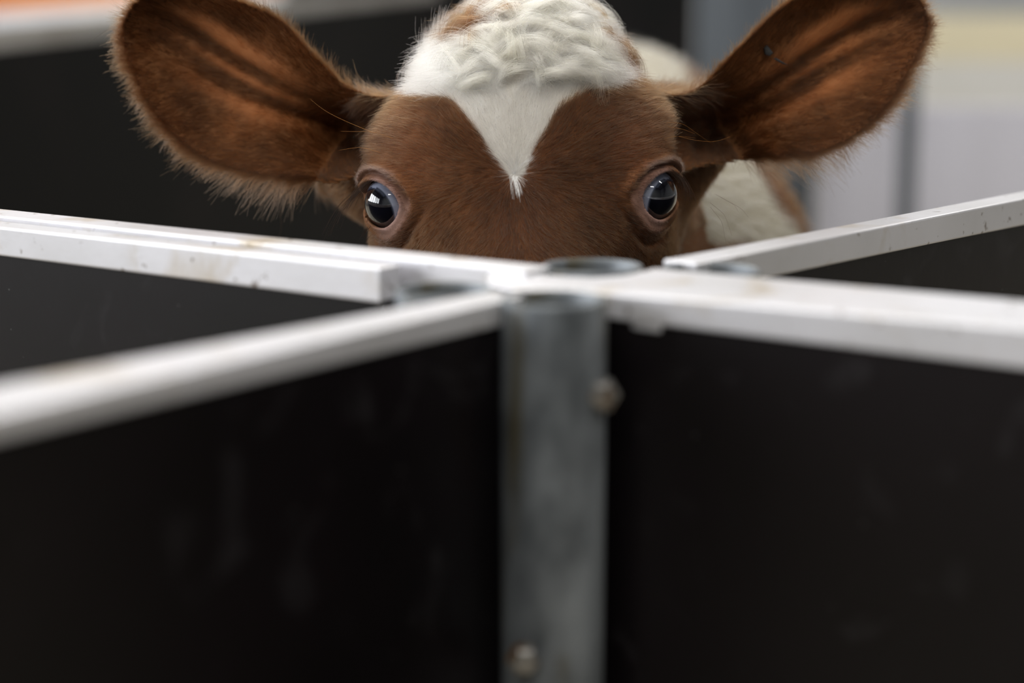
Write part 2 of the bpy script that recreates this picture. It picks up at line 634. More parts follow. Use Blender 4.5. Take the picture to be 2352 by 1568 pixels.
def ear_depth(p, E):
    m2, r0, ax, pv, sgn, L = E
    D = m2(p[:, 0], p[:, 2])
    u, v = ear_uv(p, E)
    Dp = np.maximum(D, 0)
    f = 0.058 + 0.030 * (1 - np.exp(-Dp / 0.020))
    msk = np.clip((Dp - 0.008) / 0.012, 0, 1) * np.clip((u + 0.005) / 0.03, 0, 1)
    fan = v / (0.55 + 0.45 * np.clip(u / L, 0, 1))
    f = f - msk * 0.0024 * ear_band(fan, u, sgn)
    f = f + 0.036 * np.exp(-(((u + 0.004) / 0.028) ** 2 + ((v + 0.006) / 0.020) ** 2))
    f = f + 0.010 * np.clip((u - 0.06) / 0.08, 0, 1.2)
    return f, D, u, v


def ear_sdf(p, E):
    f, D, u, v = ear_depth(p, E)
    th = 0.0026 + 0.0018 * np.clip(np.maximum(D, 0) / 0.02, 0, 1)
    a = (np.abs(p[:, 1] - f) - th) * 0.70
    return smax(a, -D, 0.003)


def eye_e(p, E):
    c, a, t, up, sgn = E
    q = p - c
    w = q @ a
    u = q @ t
    v = q @ up
    vv = v + 0.0005
    hw = np.where(u > 0, 0.0195, 0.0185 + 0.007 * np.clip((v + 0.009) / 0.006, 0, 1) * np.clip((0.013 - v) / 0.006, 0, 1))
    hv = np.where(vv > 0, 0.0138, 0.0152)
    # almond: narrower towards the bottom
    squeeze = 1 - 0.22 * np.clip(-vv / 0.015, 0, 1)
    uu = u + 0.12 * np.minimum(vv, 0)
    e = np.sqrt((uu / (hw * squeeze)) ** 2 + (vv / hv) ** 2) - 1
    return e, u, v, w, np.linalg.norm(q, axis=1)


def head_sdf(p):
    x = np.abs(p[:, 0] - 0.085 * np.clip(p[:, 2] - 0.015, 0, 0.1))
    s = np.stack([x, p[:, 1], p[:, 2]], 1)
    d = ell(s, (0, 0.058, 0.044), (0.070, 0.072, 0.064))
    d = smin(d, ell(s, (0, 0.075, 0.066), (0.050, 0.058, 0.050)), 0.03)
    d = smin(d, ell(s, (0.030, 0.030, 0.022), (0.056, 0.048, 0.052)), 0.025)
    d = smin(d, ell(s, (0.066, 0.030, 0.034), (0.023, 0.028, 0.023)), 0.020)     # ridge over the temple
    d = smin(d, ell(s, (0.066, 0.028, 0.008), (0.025, 0.034, 0.036)), 0.018)      # orbit
    d = smin(d, ell(s, (0.040, 0.050, -0.030), (0.052, 0.062, 0.052)), 0.03)      # cheek
    d = smin(d, ell(s, (0.055, 0.085, -0.050), (0.040, 0.060, 0.055)), 0.03)      # jaw
    d = smin(d, cap(s, (0, 0.020, -0.020), (0, -0.075, -0.140), 0.060, 0.040, (1.0, 0.9, 1)), 0.03)
    d = smin(d, ell(s, (0, -0.082, -0.155), (0.046, 0.036, 0.034)), 0.02)         # muzzle
    d = smin(d, cap(s, (0.03, 0.05, -0.06), (0.012, -0.05, -0.165), 0.040, 0.024), 0.03)
    # nostrils and mouth line
    d = smax(d, -ell(s, (0.024, -0.116, -0.150), (0.008, 0.012, 0.006)), 0.004)
    d = smax(d, -ell(s, (0.0, -0.105, -0.180), (0.045, 0.03, 0.0015)), 0.003)
    return d


def ear_root_sdf(p):
    x = np.abs(p[:, 0])
    s = np.stack([x, p[:, 1], p[:, 2]], 1)
    d = ell(s, (0.096, 0.116, 0.012), (0.034, 0.036, 0.040))
    return smin(d, cap(s, (0.06, 0.105, 0.016), (0.120, 0.118, 0.026), 0.034, 0.024), 0.02)


def body_sdf(P):
    d = cap(P, (0.02, 1.31, 0.975), (0.085, 1.60, 0.890), 0.088, 0.145, (0.9, 1, 1.05))
    d = smin(d, ell(P, (0.090, 1.66, 0.825), (0.178, 0.22, 0.210)), 0.08)
    d = smin(d, ell(P, (0.110, 2.00, 0.800), (0.205, 0.36, 0.215)), 0.08)
    d = smin(d, ell(P, (0.125, 2.30, 0.860), (0.165, 0.23, 0.205)), 0.08)
    for x, y, k in ((-0.02, 1.62, 0), (0.18, 1.66, 0), (0.02, 2.36, 1), (0.23, 2.40, 1)):
        if k == 0:
            d = smin(d, cap(P, (x, y, 0.70), (x, y - 0.02, 0.40), 0.075, 0.036), 0.05)
            d = smin(d, cap(P, (x, y - 0.02, 0.40), (x, y - 0.01, 0.12), 0.036, 0.024), 0.02)
            d = smin(d, cap(P, (x, y - 0.01, 0.12), (x, y - 0.04, 0.03), 0.026, 0.030), 0.015)
        else:
            d = smin(d, cap(P, (x, y, 0.74), (x, y - 0.06, 0.52), 0.110, 0.055), 0.06)
            d = smin(d, cap(P, (x, y - 0.06, 0.52), (x, y + 0.08, 0.36), 0.052, 0.032), 0.03)
            d = smin(d, cap(P, (x, y + 0.08, 0.36), (x, y + 0.04, 0.12), 0.032, 0.024), 0.02)
            d = smin(d, cap(P, (x, y + 0.04, 0.12), (x, y + 0.0, 0.03), 0.026, 0.030), 0.015)
    d = smin(d, cap(P, (0.125, 2.50, 0.98), (0.125, 2.56, 0.55), 0.026, 0.014), 0.03)
    return smax(d, -P[:, 2] + 0.001, 0.004)


def calf_sdf(P):
    p = to_local(P)
    d = np.full(len(P), 1.0)
    near = (P[:, 1] < 1.48) & (P[:, 2] > 0.74)
    q = p[near]
    h = head_sdf(q)
    h = smin(h, ear_root_sdf(q), 0.022)
    for E in EARS:
        h = smin(h, ear_sdf(q, E), 0.007)
    b = body_sdf(P)
    for E in EARS:   # hollow of the ear stays open in front of the sheet
        f, D, u, v = ear_depth(q, E)
        cut = np.maximum(np.maximum(q[:, 1] - (f - 0.003), -(D - 0.004)), -0.020 + 0.034 * np.clip((v + 0.002) / 0.018, 0, 1) - u)
        h = smax(h, -cut * 0.7, 0.004)
    d[near] = h
    d = smin(d, b, 0.035)
    # eyes
    dn = d[near]
    for E in EYES:
        e, u, v, w, r = eye_e(q, E)
        sel = (r < 0.045)
        es, us, vs, ws, rs, ds = e[sel], u[sel], v[sel], w[sel], r[sel], dn[sel]
        front = np.clip(ws / 0.004, 0, 1)
        shell = np.abs(rs - (R_EYE + 0.0011)) - 0.0011
        shell = np.maximum(shell, -ws - 0.002)
        ds = smin(ds, shell, 0.016 + 0.006 * np.clip(vs / 0.008, -1, 1))
        topm = np.clip(vs / 0.008 + 0.3, 0, 1)
        botm = np.clip(-vs / 0.008 + 0.3, 0, 1)
        ds = ds - front * topm * (0.0022 * np.exp(-((es - 0.62) / 0.16) ** 2) - 0.0022 * np.exp(-((es - 0.36) / 0.10) ** 2))
        ds = ds - front * botm * (0.0012 * np.exp(-((es - 0.50) / 0.16) ** 2) - 0.0016 * np.exp(-((es - 0.95) / 0.14) ** 2))
        ds = smax(ds, -(rs - R_EYE - 0.0002), 0.0010)
        cut = np.maximum(es * 0.013, 0.002 - ws)
        ds = smax(ds, -cut, 0.0018)
        dn[sel] = ds
    d[near] = dn
    return d


def surface_net(fun, xs, ys, zs):
    nx, ny, nz = len(xs), len(ys), len(zs)
    K = 4
    # coarse pass
    cx, cy, cz = xs[::K], ys[::K], zs[::K]
    G = np.stack(np.meshgrid(cx, cy, cz, indexing='ij'), -1).reshape(-1, 3)
    C = np.empty(len(G), np.float32)
    for i in range(0, len(G), 400000):
        C[i:i + 400000] = fun(G[i:i + 400000])
    C = C.reshape(len(cx), len(cy), len(cz))
    hx, hy, hz = np.gradient(cx), np.gradient(cy), np.gradient(cz)
    size = np.sqrt(hx[:, None, None] ** 2 + hy[None, :, None] ** 2 + hz[None, None, :] ** 2)
    nearc = np.abs(C) < size * 1.9
    # dilate
    D = nearc.copy()
    for a in range(3):
        D |= np.roll(D, 1, a) | np.roll(D, -1, a)
    Ff = np.repeat(np.repeat(np.repeat(np.where(C < 0, -1, 1).astype(np.float32), K, 0), K, 1), K, 2)[:nx, :ny, :nz].copy()
    Mf = np.repeat(np.repeat(np.repeat(D, K, 0), K, 1), K, 2)[:nx, :ny, :nz]
    idx = np.argwhere(Mf)
    vals = np.empty(len(idx), np.float32)
    for i in range(0, len(idx), 400000):
        j = idx[i:i + 400000]
        vals[i:i + 400000] = fun(np.stack([xs[j[:, 0]], ys[j[:, 1]], zs[j[:, 2]]], 1))
    Ff[idx[:, 0], idx[:, 1], idx[:, 2]] = vals
    ins = Ff < 0
    cnt = np.zeros((nx - 1, ny - 1, nz - 1), np.int8)
    for a in (0, 1):
        for b in (0, 1):
            for c in (0, 1):
                cnt += ins[a:nx - 1 + a, b:ny - 1 + b, c:nz - 1 + c]
    act = (cnt > 0) & (cnt < 8)
    cells = np.argwhere(act)
    vid = np.full(act.shape, -1, np.int32)
    vid[act] = np.arange(len(cells))
    acc = np.zeros((len(cells), 3))
    num = np.zeros(len(cells))
    i, j, k = cells.T
    ax = [xs, ys, zs]
    corners = [(a, b, c) for a in (0, 1) for b in (0, 1) for c in (0, 1)]
    for c0 in corners:
        for dim in range(3):
            if c0[dim]: continue
            c1 = list(c0)
            c1[dim] = 1
            f0 = Ff[i + c0[0], j + c0[1], k + c0[2]]
            f1 = Ff[i + c1[0], j + c1[1], k + c1[2]]
            m = (f0 < 0) != (f1 < 0)
            t = np.where(m, f0 / np.where(m, f0 - f1, 1), 0)
            P0 = np.stack([xs[i + c0[0]], ys[j + c0[1]], zs[k + c0[2]]], 1)
            P1 = np.stack([xs[i + c1[0]], ys[j + c1[1]], zs[k + c1[2]]], 1)
            acc += np.where(m[:, None], P0 + (P1 - P0) * t[:, None], 0)
            num += m
    V = acc / num[:, None]
    quads = []
    for dim in range(3):
        o1, o2 = (dim + 1) % 3, (dim + 2) % 3
        sl0 = [slice(1, -1)] * 3
        sl1 = [slice(1, -1)] * 3
        sl0[dim] = slice(0, -1)
        sl1[dim] = slice(1, None)
        a, b = ins[tuple(sl0)], ins[tuple(sl1)]
        e = np.argwhere(a != b)
        flip = a[tuple(e.T)]
        base = e.copy()
        for q in range(3):
            if q != dim: base[:, q] += 1
        def cid(d1, d2):
            c = base.copy()
            c[:, o1] += d1
            c[:, o2] += d2
            return vid[c[:, 0], c[:, 1], c[:, 2]]
        q4 = np.stack([cid(-1, -1), cid(0, -1), cid(0, 0), cid(-1, 0)], 1)
        q4[~flip] = q4[~flip][:, ::-1]
        quads.append(q4)
    Q = np.concatenate(quads)
    Q = Q[(Q >= 0).all(1)]
    return V, Q


def grad(fun, P, h=0.0004):
    g = np.empty_like(P)
    for a in range(3):
        e = np.zeros(3)
        e[a] = h
        g[:, a] = (fun(P + e) - fun(P - e)) / (2 * h)
    return g


def chunked(fn, P, n=300000):
    return np.concatenate([fn(P[i:i + n]) for i in range(0, len(P), n)])


STEP = 0.0016


def axis(lo, f0, f1, hi, fine, coarse):
    a = list(np.arange(f0, lo, -coarse)[1:][::-1])
    b = list(np.arange(f0, f1, fine))
    c = list(np.arange(b[-1] + fine, hi, coarse))
    return np.array(a + b + c)


xs = axis(-0.32, -0.262, 0.290, 0.37, STEP, 0.006)
ys = axis(1.03, 1.085, 1.340, 2.66, STEP, 0.008)
zs = axis(-0.04, 0.925, 1.160, 1.20, STEP, 0.007)
VV, QQ = surface_net(calf_sdf, xs, ys, zs)
for _ in range(2):
    g = chunked(lambda P: grad(calf_sdf, P), VV)
    d = chunked(calf_sdf, VV)
    gn = (g * g).sum(1)
    VV = VV - g * np.clip(d / np.maximum(gn, 0.2), -0.002, 0.002)[:, None]
g = chunked(lambda P: grad(calf_sdf, P, 0.0008), VV)
NN = g / np.maximum(np.linalg.norm(g, axis=1), 1e-6)[:, None]
print('calf verts', len(VV), 'quads', len(QQ))

# ---- coat colours, as fields over the skin
BROWN = np.array([0.140, 0.056, 0.018])
BROWN_D = np.array([0.085, 0.030, 0.014])
CREAM = np.array([0.36, 0.325, 0.255])
WHITE = np.array([0.50, 0.465, 0.42])
PINK = np.array([0.30, 0.18, 0.15])
ORANGE = np.array([0.44, 0.16, 0.055])  # bare ear skin, warmed by the backlit glow

BLAZE_PX = [(928, 182), (962, 212), (1005, 206), (1045, 216), (1080, 250), (1108, 300), (1136, 345), (1160, 380), (1182, 404), (1202, 382),
            (1216, 352), (1240, 302), (1256, 265), (1290, 226), (1330, 202), (1370, 190), (1408, 180), (1436, 162), (1405, 148), (1386, 122),
            (1372, 92), (1398, 74), (1436, 96), (1428, 60), (1380, 34), (1335, 10), (1262, -30), (1160, -40), (1090, -20), (1062, 0),
            (1122, 10), (1152, 48), (1126, 76), (1066, 84), (1028, 60), (990, 52), (950, 86), (938, 130)]
BL_MAP = Map2(np.array([loc_px(x, y, 1.20 + 0.09 * np.clip((400 - y) / 400, 0, 1))[[0, 2]] for x, y in BLAZE_PX]), pad=0.03)


def vnoise(P, s, seed=0):
    """cheap smooth noise of positions, about -1..1"""
    r = np.random.default_rng(seed)
    out = np.zeros(len(P))
    for k in range(6):
        w = r.normal(size=3) * s
        out += np.sin(P @ w + r.uniform(0, 6.28))
    return out / 3.0


def bare(p):
    """thin-haired streaks inside the ears, 0..1"""
    out = np.zeros(len(p))
    n, n2 = vnoise(p, 90, 1), vnoise(p, 260, 2)
    for E in EARS:
        f, D, u, v = ear_depth(p, E)
        fan = v / (0.55 + 0.45 * np.clip(u / E[5], 0, 1))
        rg = np.clip(ear_band(fan, u, E[4]) * 1.2 + 0.12 * n2 + 0.15 * n, 0, 1)
        b = rg * np.clip((D - 0.010) / 0.010, 0, 1) * np.exp(-((u - 0.080 - 0.6 * v) / 0.036) ** 2)
        out = np.maximum(out, b * ((D > 0) & (u > 0) & (p[:, 1] < f)))
    return out


def coat(P):
    p = to_local(P)
    head = (P[:, 1] < 1.40) & (P[:, 2] > 0.80)
    n = vnoise(p, 90, 1)
    n2 = vnoise(p, 260, 2)
    c = BROWN * (1 + 0.16 * n + 0.12 * n2)[:, None]
    # darker middle of the face and temples, lighter brow plates
    k = np.exp(-((p[:, 0] / 0.03) ** 2 + ((p[:, 2] - 0.0) / 0.05) ** 2)) * head
    c = c + (BROWN_D - c) * (0.45 * k)[:, None]
    for s in (-1, 1):
        k = np.exp(-(((p[:, 0] - s * 0.066) / 0.018) ** 2 + ((p[:, 2] - 0.028) / 0.026) ** 2)) * head * (p[:, 1] < 0.04)
        c = c + (np.array([0.25, 0.105, 0.048]) - c) * (0.6 * k)[:, None]
    bl = BL_MAP(p[:, 0] + 0.0012 * n2, p[:, 2] + 0.0010 * n)
    m = np.clip(bl / 0.0015 + 0.5, 0, 1) * head * (p[:, 1] < 0.14)
    c = c + (WHITE - c) * m[:, None]
    # grey-pink skin round the eyes, with crease shade painted in
    for E in EYES:
        e, u, v, w, r = eye_e(p, E)
        k = np.clip(1.0 - (e - 0.06) / 0.16, 0, 1) * (w > 0) * (r < 0.03)
        kk = np.exp(-((e - 0.30) / 0.25) ** 2) * np.clip((u + 0.006) / 0.010, 0, 1) * (w > -0.004) * (r < 0.032)
        c = c + (PINK - c) * np.clip(0.75 * k * (0.15 + 0.85 * np.clip((u + 0.004) / 0.01, 0, 1)) + 0.6 * kk, 0, 1)[:, None]
        dk = np.exp(-((e - 0.36) / 0.12) ** 2) * np.clip(v / 0.006, 0, 1) * (w > 0) * (r < 0.03)  # shade of the upper lid crease, put into the colour
        c = c + (BROWN_D * 0.7 - c) * (0.8 * dk)[:, None]
        rg = np.exp(-((e - 0.62) / 0.10) ** 2) * np.clip(v / 0.008, 0, 1) * (w > 0) * (r < 0.034)
        c = c + (np.array([0.34, 0.24, 0.22]) - c) * (0.75 * rg)[:, None]
        dk = np.exp(-((e - 0.75) / 0.22) ** 2) * np.clip(-v / 0.006, 0, 1) * (w > 0) * (r < 0.034)  # shade in the groove below the eye, painted darker
        c = c + (BROWN_D * 0.9 - c) * (0.4 * dk)[:, None]
    # ears: thin-haired orange skin plus painted glow of light through it, between the ridges of the inner side
    for E in EARS:
        f, D, u, v = ear_depth(p, E)
        on = (D > 0) & (u > 0.0) & head
        front = p[:, 1] < f
        rim = np.exp(-(D / 0.004) ** 2) * (u > 0.02) * head * (v < 0.01)
        c = c + (np.array([0.22, 0.11, 0.06]) - c) * (0.25 * rim)[:, None]
    c = c + (ORANGE - c) * (0.68 * bare(p) * head)[:, None]  # bare skin colour with the light shining through the ear painted in
    # piebald body
    b = ~head
    bx, by, bz = P[:, 0], P[:, 1], P[:, 2]
    k1 = np.minimum(bz - (0.953 - 0.36 * (bx - 0.148)), 0.197 + 0.72 * (0.988 - bz) - bx)
    k1 = np.minimum(k1, np.minimum(bx - 0.10, 1.78 - by)) * 14
    k2 = 1 - np.sqrt(((bx - 0.10) / 0.10) ** 2 + ((by - 2.25) / 0.42) ** 2 + ((bz - 1.04) / 0.09) ** 2)
    k = np.clip((np.maximum(k1, k2) + 0.05 * n) * 10 + 0.5, 0, 1) * b
    c = c + (CREAM - c) * k[:, None]
    nose = np.exp(-(((p[:, 1] + 0.115) / 0.02) ** 2 + ((p[:, 2] + 0.150) / 0.022) ** 2)) * head
    c = c + (np.array([0.30, 0.17, 0.15]) - c) * np.clip(nose * 1.2, 0, 1)[:, None]
    hoof = np.clip((0.035 - bz) / 0.01, 0, 1)
    c = c + (np.array([0.05, 0.045, 0.04]) - c) * hoof[:, None]
    return np.clip(c, 0.004, 0.9)


M_COAT = mat('calf_coat', (0.2, 0.1, 0.05), 0.75, 0, 0.25)
_a = nd(M_COAT, 'ShaderNodeAttribute', attribute_name='coat')
lk(M_COAT, _a.outputs['Color'], M_COAT.node_tree.nodes['Principled BSDF'].inputs['Base Color'])
bump(M_COAT, 900, 0.25, 0.0006)

calf = empty('calf', (0.09, 1.95, 0.0))
tag(calf, 'red-brown calf with curly white forelock and big ears peering over the rail', 'calf')
CO = np.array([0.09, 1.95, 0.0])
me = bpy.data.meshes.new('body')
me.vertices.add(len(VV))
me.vertices.foreach_set('co', (VV - CO).ravel())
me.loops.add(QQ.size)
me.loops.foreach_set('vertex_index', QQ.ravel().astype(np.int32))
me.polygons.add(len(QQ))
me.polygons.foreach_set('loop_start', np.arange(0, QQ.size, 4, dtype=np.int32))
me.update(calc_edges=True)
me.polygons.foreach_set('use_smooth', np.ones(len(QQ), bool))
at = me.attributes.new('coat', 'FLOAT_COLOR', 'POINT')
cc = np.ones((len(VV), 4))
CV = chunked(coat, VV)
cc[:, :3] = CV
at.data.foreach_set('color', cc.ravel())
me.materials.append(M_COAT)
body = bpy.data.objects.new('body', me)
COL.objects.link(body)
body.parent = calf

# ---- eyes
M_EYE = mat('eye', (0.01, 0.01, 0.012), 0.03, 0, 0.6)
_e = M_EYE.node_tree.nodes['Principled BSDF']
_a = nd(M_EYE, 'ShaderNodeAttribute', attribute_name='eye')
lk(M_EYE, _a.outputs['Color'], _e.inputs['Base Color'])
_e.inputs['Coat Weight'].default_value = 1.0
_e.inputs['Coat Roughness'].default_value = 0.02
for k, E in enumerate(EYES):
    c, a, t, up, sgn = E
    gaze = a + np.array([sgn * 0.34, 0.0, -0.44])
    gaze /= np.linalg.norm(gaze)
    cw = to_world(c[None])[0]
    gw = gaze @ Rm.T
    nu, nv = 96, 64
    th = np.linspace(0, math.pi, nv)
    ph = np.linspace(0, 2 * math.pi, nu, endpoint=False)
    ref = np.array([0, 0, 1.0])
    e1 = np.cross(ref, gw); e1 /= np.linalg.norm(e1)
    e2 = np.cross(gw, e1)
    Vv, cols = [], []
    for q in th:
        rr = R_EYE * (1 + 0.030 * max(0.0, 1 - (q / 0.86) ** 2) ** 1.0)
        for s in ph:
            dirv = gw * math.cos(q) + (e1 * math.cos(s) + e2 * math.sin(s)) * math.sin(q)
            Vv.append(cw + dirv * rr)
            el = 0.86 * (1 + 0.06 * abs(math.cos(s)))
            if q < el - 0.05: col = (0.004, 0.004, 0.007)
            elif q < el + 0.03: col = (0.035, 0.042, 0.065)
            elif q < el + 0.5: col = (0.30, 0.33, 0.43)
            else: col = (0.34, 0.27, 0.27)
            cols.append((*col, 1))
    Fc = []
    for i in range(nv - 1):
        for j in range(nu):
            Fc.append((i * nu + j, (i + 1) * nu + j, (i + 1) * nu + (j + 1) % nu, i * nu + (j + 1) % nu))
    o = mesh_obj('eye', Vv, Fc, M_EYE, calf, smooth=True)
    at = o.data.attributes.new('eye', 'FLOAT_COLOR', 'POINT')
    at.data.foreach_set('color', np.array(cols).ravel())
FUR = 1.0        # share of the hairs that are built
FURB = 0.36
LOCKN = 120

# ------------------------------------------------------------------ hair
def hair_mat(name, rough=0.35, coatw=0.0):
    m = bpy.data.materials.new(name)
    m.use_nodes = True
    nt = m.node_tree
    nt.nodes.remove(nt.nodes['Principled BSDF'])
    a = nd(m, 'ShaderNodeAttribute', attribute_name='tint')
    h = nt.nodes.new('ShaderNodeBsdfHairPrincipled')
    h.model = 'CHIANG'
    h.parametrization = 'COLOR'
    h.inputs['Roughness'].default_value = rough
    h.inputs['Radial Roughness'].default_value = 0.45
    h.inputs['Random Roughness'].default_value = 0.2
    lk(m, a.outputs['Color'], h.inputs['Color'])
    lk(m, h.outputs[0], nt.nodes['Material Output'].inputs[0])
    return m


M_FUR = hair_mat('fur', 0.40)
M_FUR.node_tree.nodes['Principled Hair BSDF'].inputs['IOR'].default_value = 1.42
M_LASH = mat('dark_hair', (0.02, 0.01, 0.005), 0.6, 0, 0.15)
_a = nd(M_LASH, 'ShaderNodeAttribute', attribute_name='tint')
lk(M_LASH, _a.outputs['Color'], M_LASH.node_tree.nodes['Principled BSDF'].inputs['Base Color'])


def hair_obj(name, pts, cols, r0, r1, m=M_FUR, parent=calf):
    """pts (N,K,3) world; cols (N,3); r0,r1 radius at root and tip, (N,) or numbers"""
    N, K = pts.shape[:2]
    hc = bpy.data.hair_curves.new(name)
    hc.add_curves([K] * N)
    hc.attributes['position'].data.foreach_set('vector', (pts - CO).astype(np.float32).ravel())
    r0 = np.broadcast_to(np.asarray(r0, float), (N,))
    r1 = np.broadcast_to(np.asarray(r1, float), (N,))
    s = np.linspace(0, 1, K)[None] ** 1.5
    rad = (r0[:, None] * (1 - s) + r1[:, None] * s).astype(np.float32)
    ra = hc.attributes.get('radius') or hc.attributes.new('radius', 'FLOAT', 'POINT')
    ra.data.foreach_set('value', rad.ravel())
    ca = hc.attributes.new('tint', 'FLOAT_COLOR', 'CURVE')
    c4 = np.ones((N, 4), np.float32)
    c4[:, :3] = cols
    ca.data.foreach_set('color', c4.ravel())
    hc.materials.append(m)
    o = bpy.data.objects.new(name, hc)
    COL.objects.link(o)
    o.parent = parent
    return tag(o, kind='stuff')


# triangles of the skin
T = np.concatenate([QQ[:, [0, 1, 2]], QQ[:, [0, 2, 3]]])
A, B_, C_ = VV[T[:, 0]], VV[T[:, 1]], VV[T[:, 2]]
TA = 0.5 * np.linalg.norm(np.cross(B_ - A, C_ - A), axis=1)
TC = (A + B_ + C_) / 3
TL = to_local(TC)
TN = NN[T[:, 0]]
HEAD = (TC[:, 1] < 1.40) & (TC[:, 2] > 0.82)
VIEWD = TC - np.array([0, 0, CAM_Z])
VIEWD /= np.linalg.norm(VIEWD, axis=1)[:, None]


def scatter(dens):
    """dens: hairs per m2 per triangle; returns roots, normals, triangle index"""
    n = rng.poisson(dens * TA)
    t = np.repeat(np.arange(len(T)), n)
    u, v = rng.random(len(t)), rng.random(len(t))
    sw = u + v > 1
    u[sw], v[sw] = 1 - u[sw], 1 - v[sw]
    P = A[t] + (B_[t] - A[t]) * u[:, None] + (C_[t] - A[t]) * v[:, None]
    N = NN[T[t, 0]] * (1 - u - v)[:, None] + NN[T[t, 1]] * u[:, None] + NN[T[t, 2]] * v[:, None]
    N /= np.linalg.norm(N, axis=1)[:, None]
    return P, N


def unit(v):
    return v / np.maximum(np.linalg.norm(v, axis=1), 1e-9)[:, None]


WH = loc_px(1183, 402, 1.165)
TOPZ = loc_px(1183, 205, 1.20)[2]
LOBE = loc_px(1012, 128, 1.22)


def ear_info(p):
    D = np.full(len(p), -1.0)
    U = np.zeros(len(p)); V = np.zeros(len(p)); F = np.zeros(len(p)); W = np.zeros(len(p), int)
    for k, E in enumerate(EARS):
        f, d, u, v = ear_depth(p, E)
        s = (d > -0.004) & (u > 0.004)
        D[s], U[s], V[s], F[s], W[s] = d[s], u[s], v[s], f[s], k + 1
    return D, U, V, F, W


def e_min(p):
    e = np.full(len(p), 9.0)
    for E in EYES:
        ee, u, v, w, r = eye_e(p, E)
        e = np.where((r < 0.05) & (w > -0.01), np.minimum(e, ee), e)
    return e


def comb(P, N):
    """direction, length, lift of the coat at the roots"""
    p = to_local(P)
    n = unit(N @ Rm)
    M = len(p)
    head = (P[:, 1] < 1.40) & (P[:, 2] > 0.82)
    rx, rz = p[:, 0] - WH[0], p[:, 2] - WH[2]
    rr = np.sqrt(rx ** 2 + rz ** 2) + 1e-6
    dx, dz = rx / rr, rz / rr
    n1, n2, n3 = vnoise(p, 70, 11), vnoise(p, 70, 12), vnoise(p, 220, 13)
    # above the V the coat sweeps sideways
    side = np.clip((p[:, 2] - TOPZ + 0.012) / 0.02, 0, 1)
    dx = dx * (1 - side) + np.sign(rx) * (0.9 + 0.3 * n1) * side
    dz = dz * (1 - side) + (0.35 + 0.6 * n2) * side
    d = np.stack([dx + 0.18 * n1 + 0.10 * n3, 0.0 * dx, dz + 0.18 * n2], 1)
    # a smooth swirl over the white lobe on the left
    lx, lz = p[:, 0] - LOBE[0], p[:, 2] - LOBE[2]
    lr = np.sqrt(lx ** 2 + lz ** 2) + 1e-6
    kl = np.exp(-(lr / 0.022) ** 2) * side
    d = d * (1 - kl)[:, None] + np.stack([lz / lr - 0.5 * lx / lr, 0 * lx, -lx / lr - 0.5 * lz / lr], 1) * kl[:, None] * 1.3
    back = np.clip((p[:, 1] - 0.035) / 0.04, 0, 1) * (1 - np.clip(kl * 2, 0, 1))
    sd = np.stack([0.2 * np.sign(p[:, 0]), np.full(M, 0.8), -0.5 + 0.3 * n1], 1)
    d = d * (1 - back)[:, None] + sd * back[:, None]
    L = 0.0075 + 0.002 * n3 * 0.5 + 0.003 * back
    L = L + 0.006 * side * (1 - back) + 0.006 * back * side
    L = L + 0.006 * kl
    below = p[:, 2] < WH[2] - 0.015
    L = np.where(below & (back < 0.5), 0.0058, L)
    lift = np.full(M, 0.30) + 0.12 * side
    # tight round the eyes
    e = e_min(p)
    k = np.clip((e - 0.10) / 1.1, 0, 1)
    L = L * (0.32 + 0.68 * k)
    lift = lift * (0.4 + 0.6 * k)
    # a wavy coat at the temples under the ears
    tm = np.clip((np.abs(p[:, 0]) - 0.07) / 0.02, 0, 1) * np.clip((0.02 - np.abs(p[:, 2] - 0.05)) / 0.02 + 0.5, 0, 1)
    L = (L + 0.005 * tm * head) * (1 - 0.45 * np.clip((np.abs(p[:, 0]) - 0.088) / 0.01, 0, 1) * (p[:, 2] < 0.05))
    # ears
    D, U, V, F, Wh = ear_info(p)
    onear = (Wh > 0) & head & (p[:, 1] > 0.035)
    for k2, E in enumerate(EARS):
        m2, r0, ax, pv, sgn, Le = E
        s = onear & (Wh == k2 + 1)
        if not s.any(): continue
        q = p[s]
        h = 0.002
        gx = (m2(q[:, 0] + h, q[:, 2]) - m2(q[:, 0] - h, q[:, 2])) / (2 * h)
        gz = (m2(q[:, 0], q[:, 2] + h) - m2(q[:, 0], q[:, 2] - h)) / (2 * h)
        Ds, Vs, Us = D[s], V[s], U[s]
        rim = np.exp(-np.maximum(Ds, 0) / 0.006)
        front = q[:, 1] < F[s]
        fan = np.clip(Vs / 0.04, -1, 1)
        bx = ax[0] + pv[0] * fan * 0.7 - gx * rim * 1.6
        bz = ax[1] + pv[1] * fan * 0.7 - gz * rim * 1.6 - 0.25 * rim
        dd = np.stack([bx + 0.25 * n1[s], np.where(front, -0.10, 0.0), bz + 0.25 * n2[s]], 1)
        d[s] = dd
        low = np.clip(-Vs / 0.02, 0, 1)
        Le_ = np.where(front, 0.0085, 0.007) + rim * (0.002 + 0.0065 * low) + 0.004 * rim * low * np.clip(1 - Us / 0.07, 0, 1)
        L[s] = Le_ * (0.85 + 0.25 * n3[s])
        lift[s] = np.where(front, 0.30, 0.18) * (1 - 0.5 * rim)
    bodym = ~head
    d[bodym] = np.array([0.05, 0.8, -0.6])
    L[bodym] = 0.016
    lift[bodym] = 0.25
    d = d - n * (d * n).sum(1)[:, None]
    return unit(d), n, np.maximum(L, 0.0012), lift, p, head


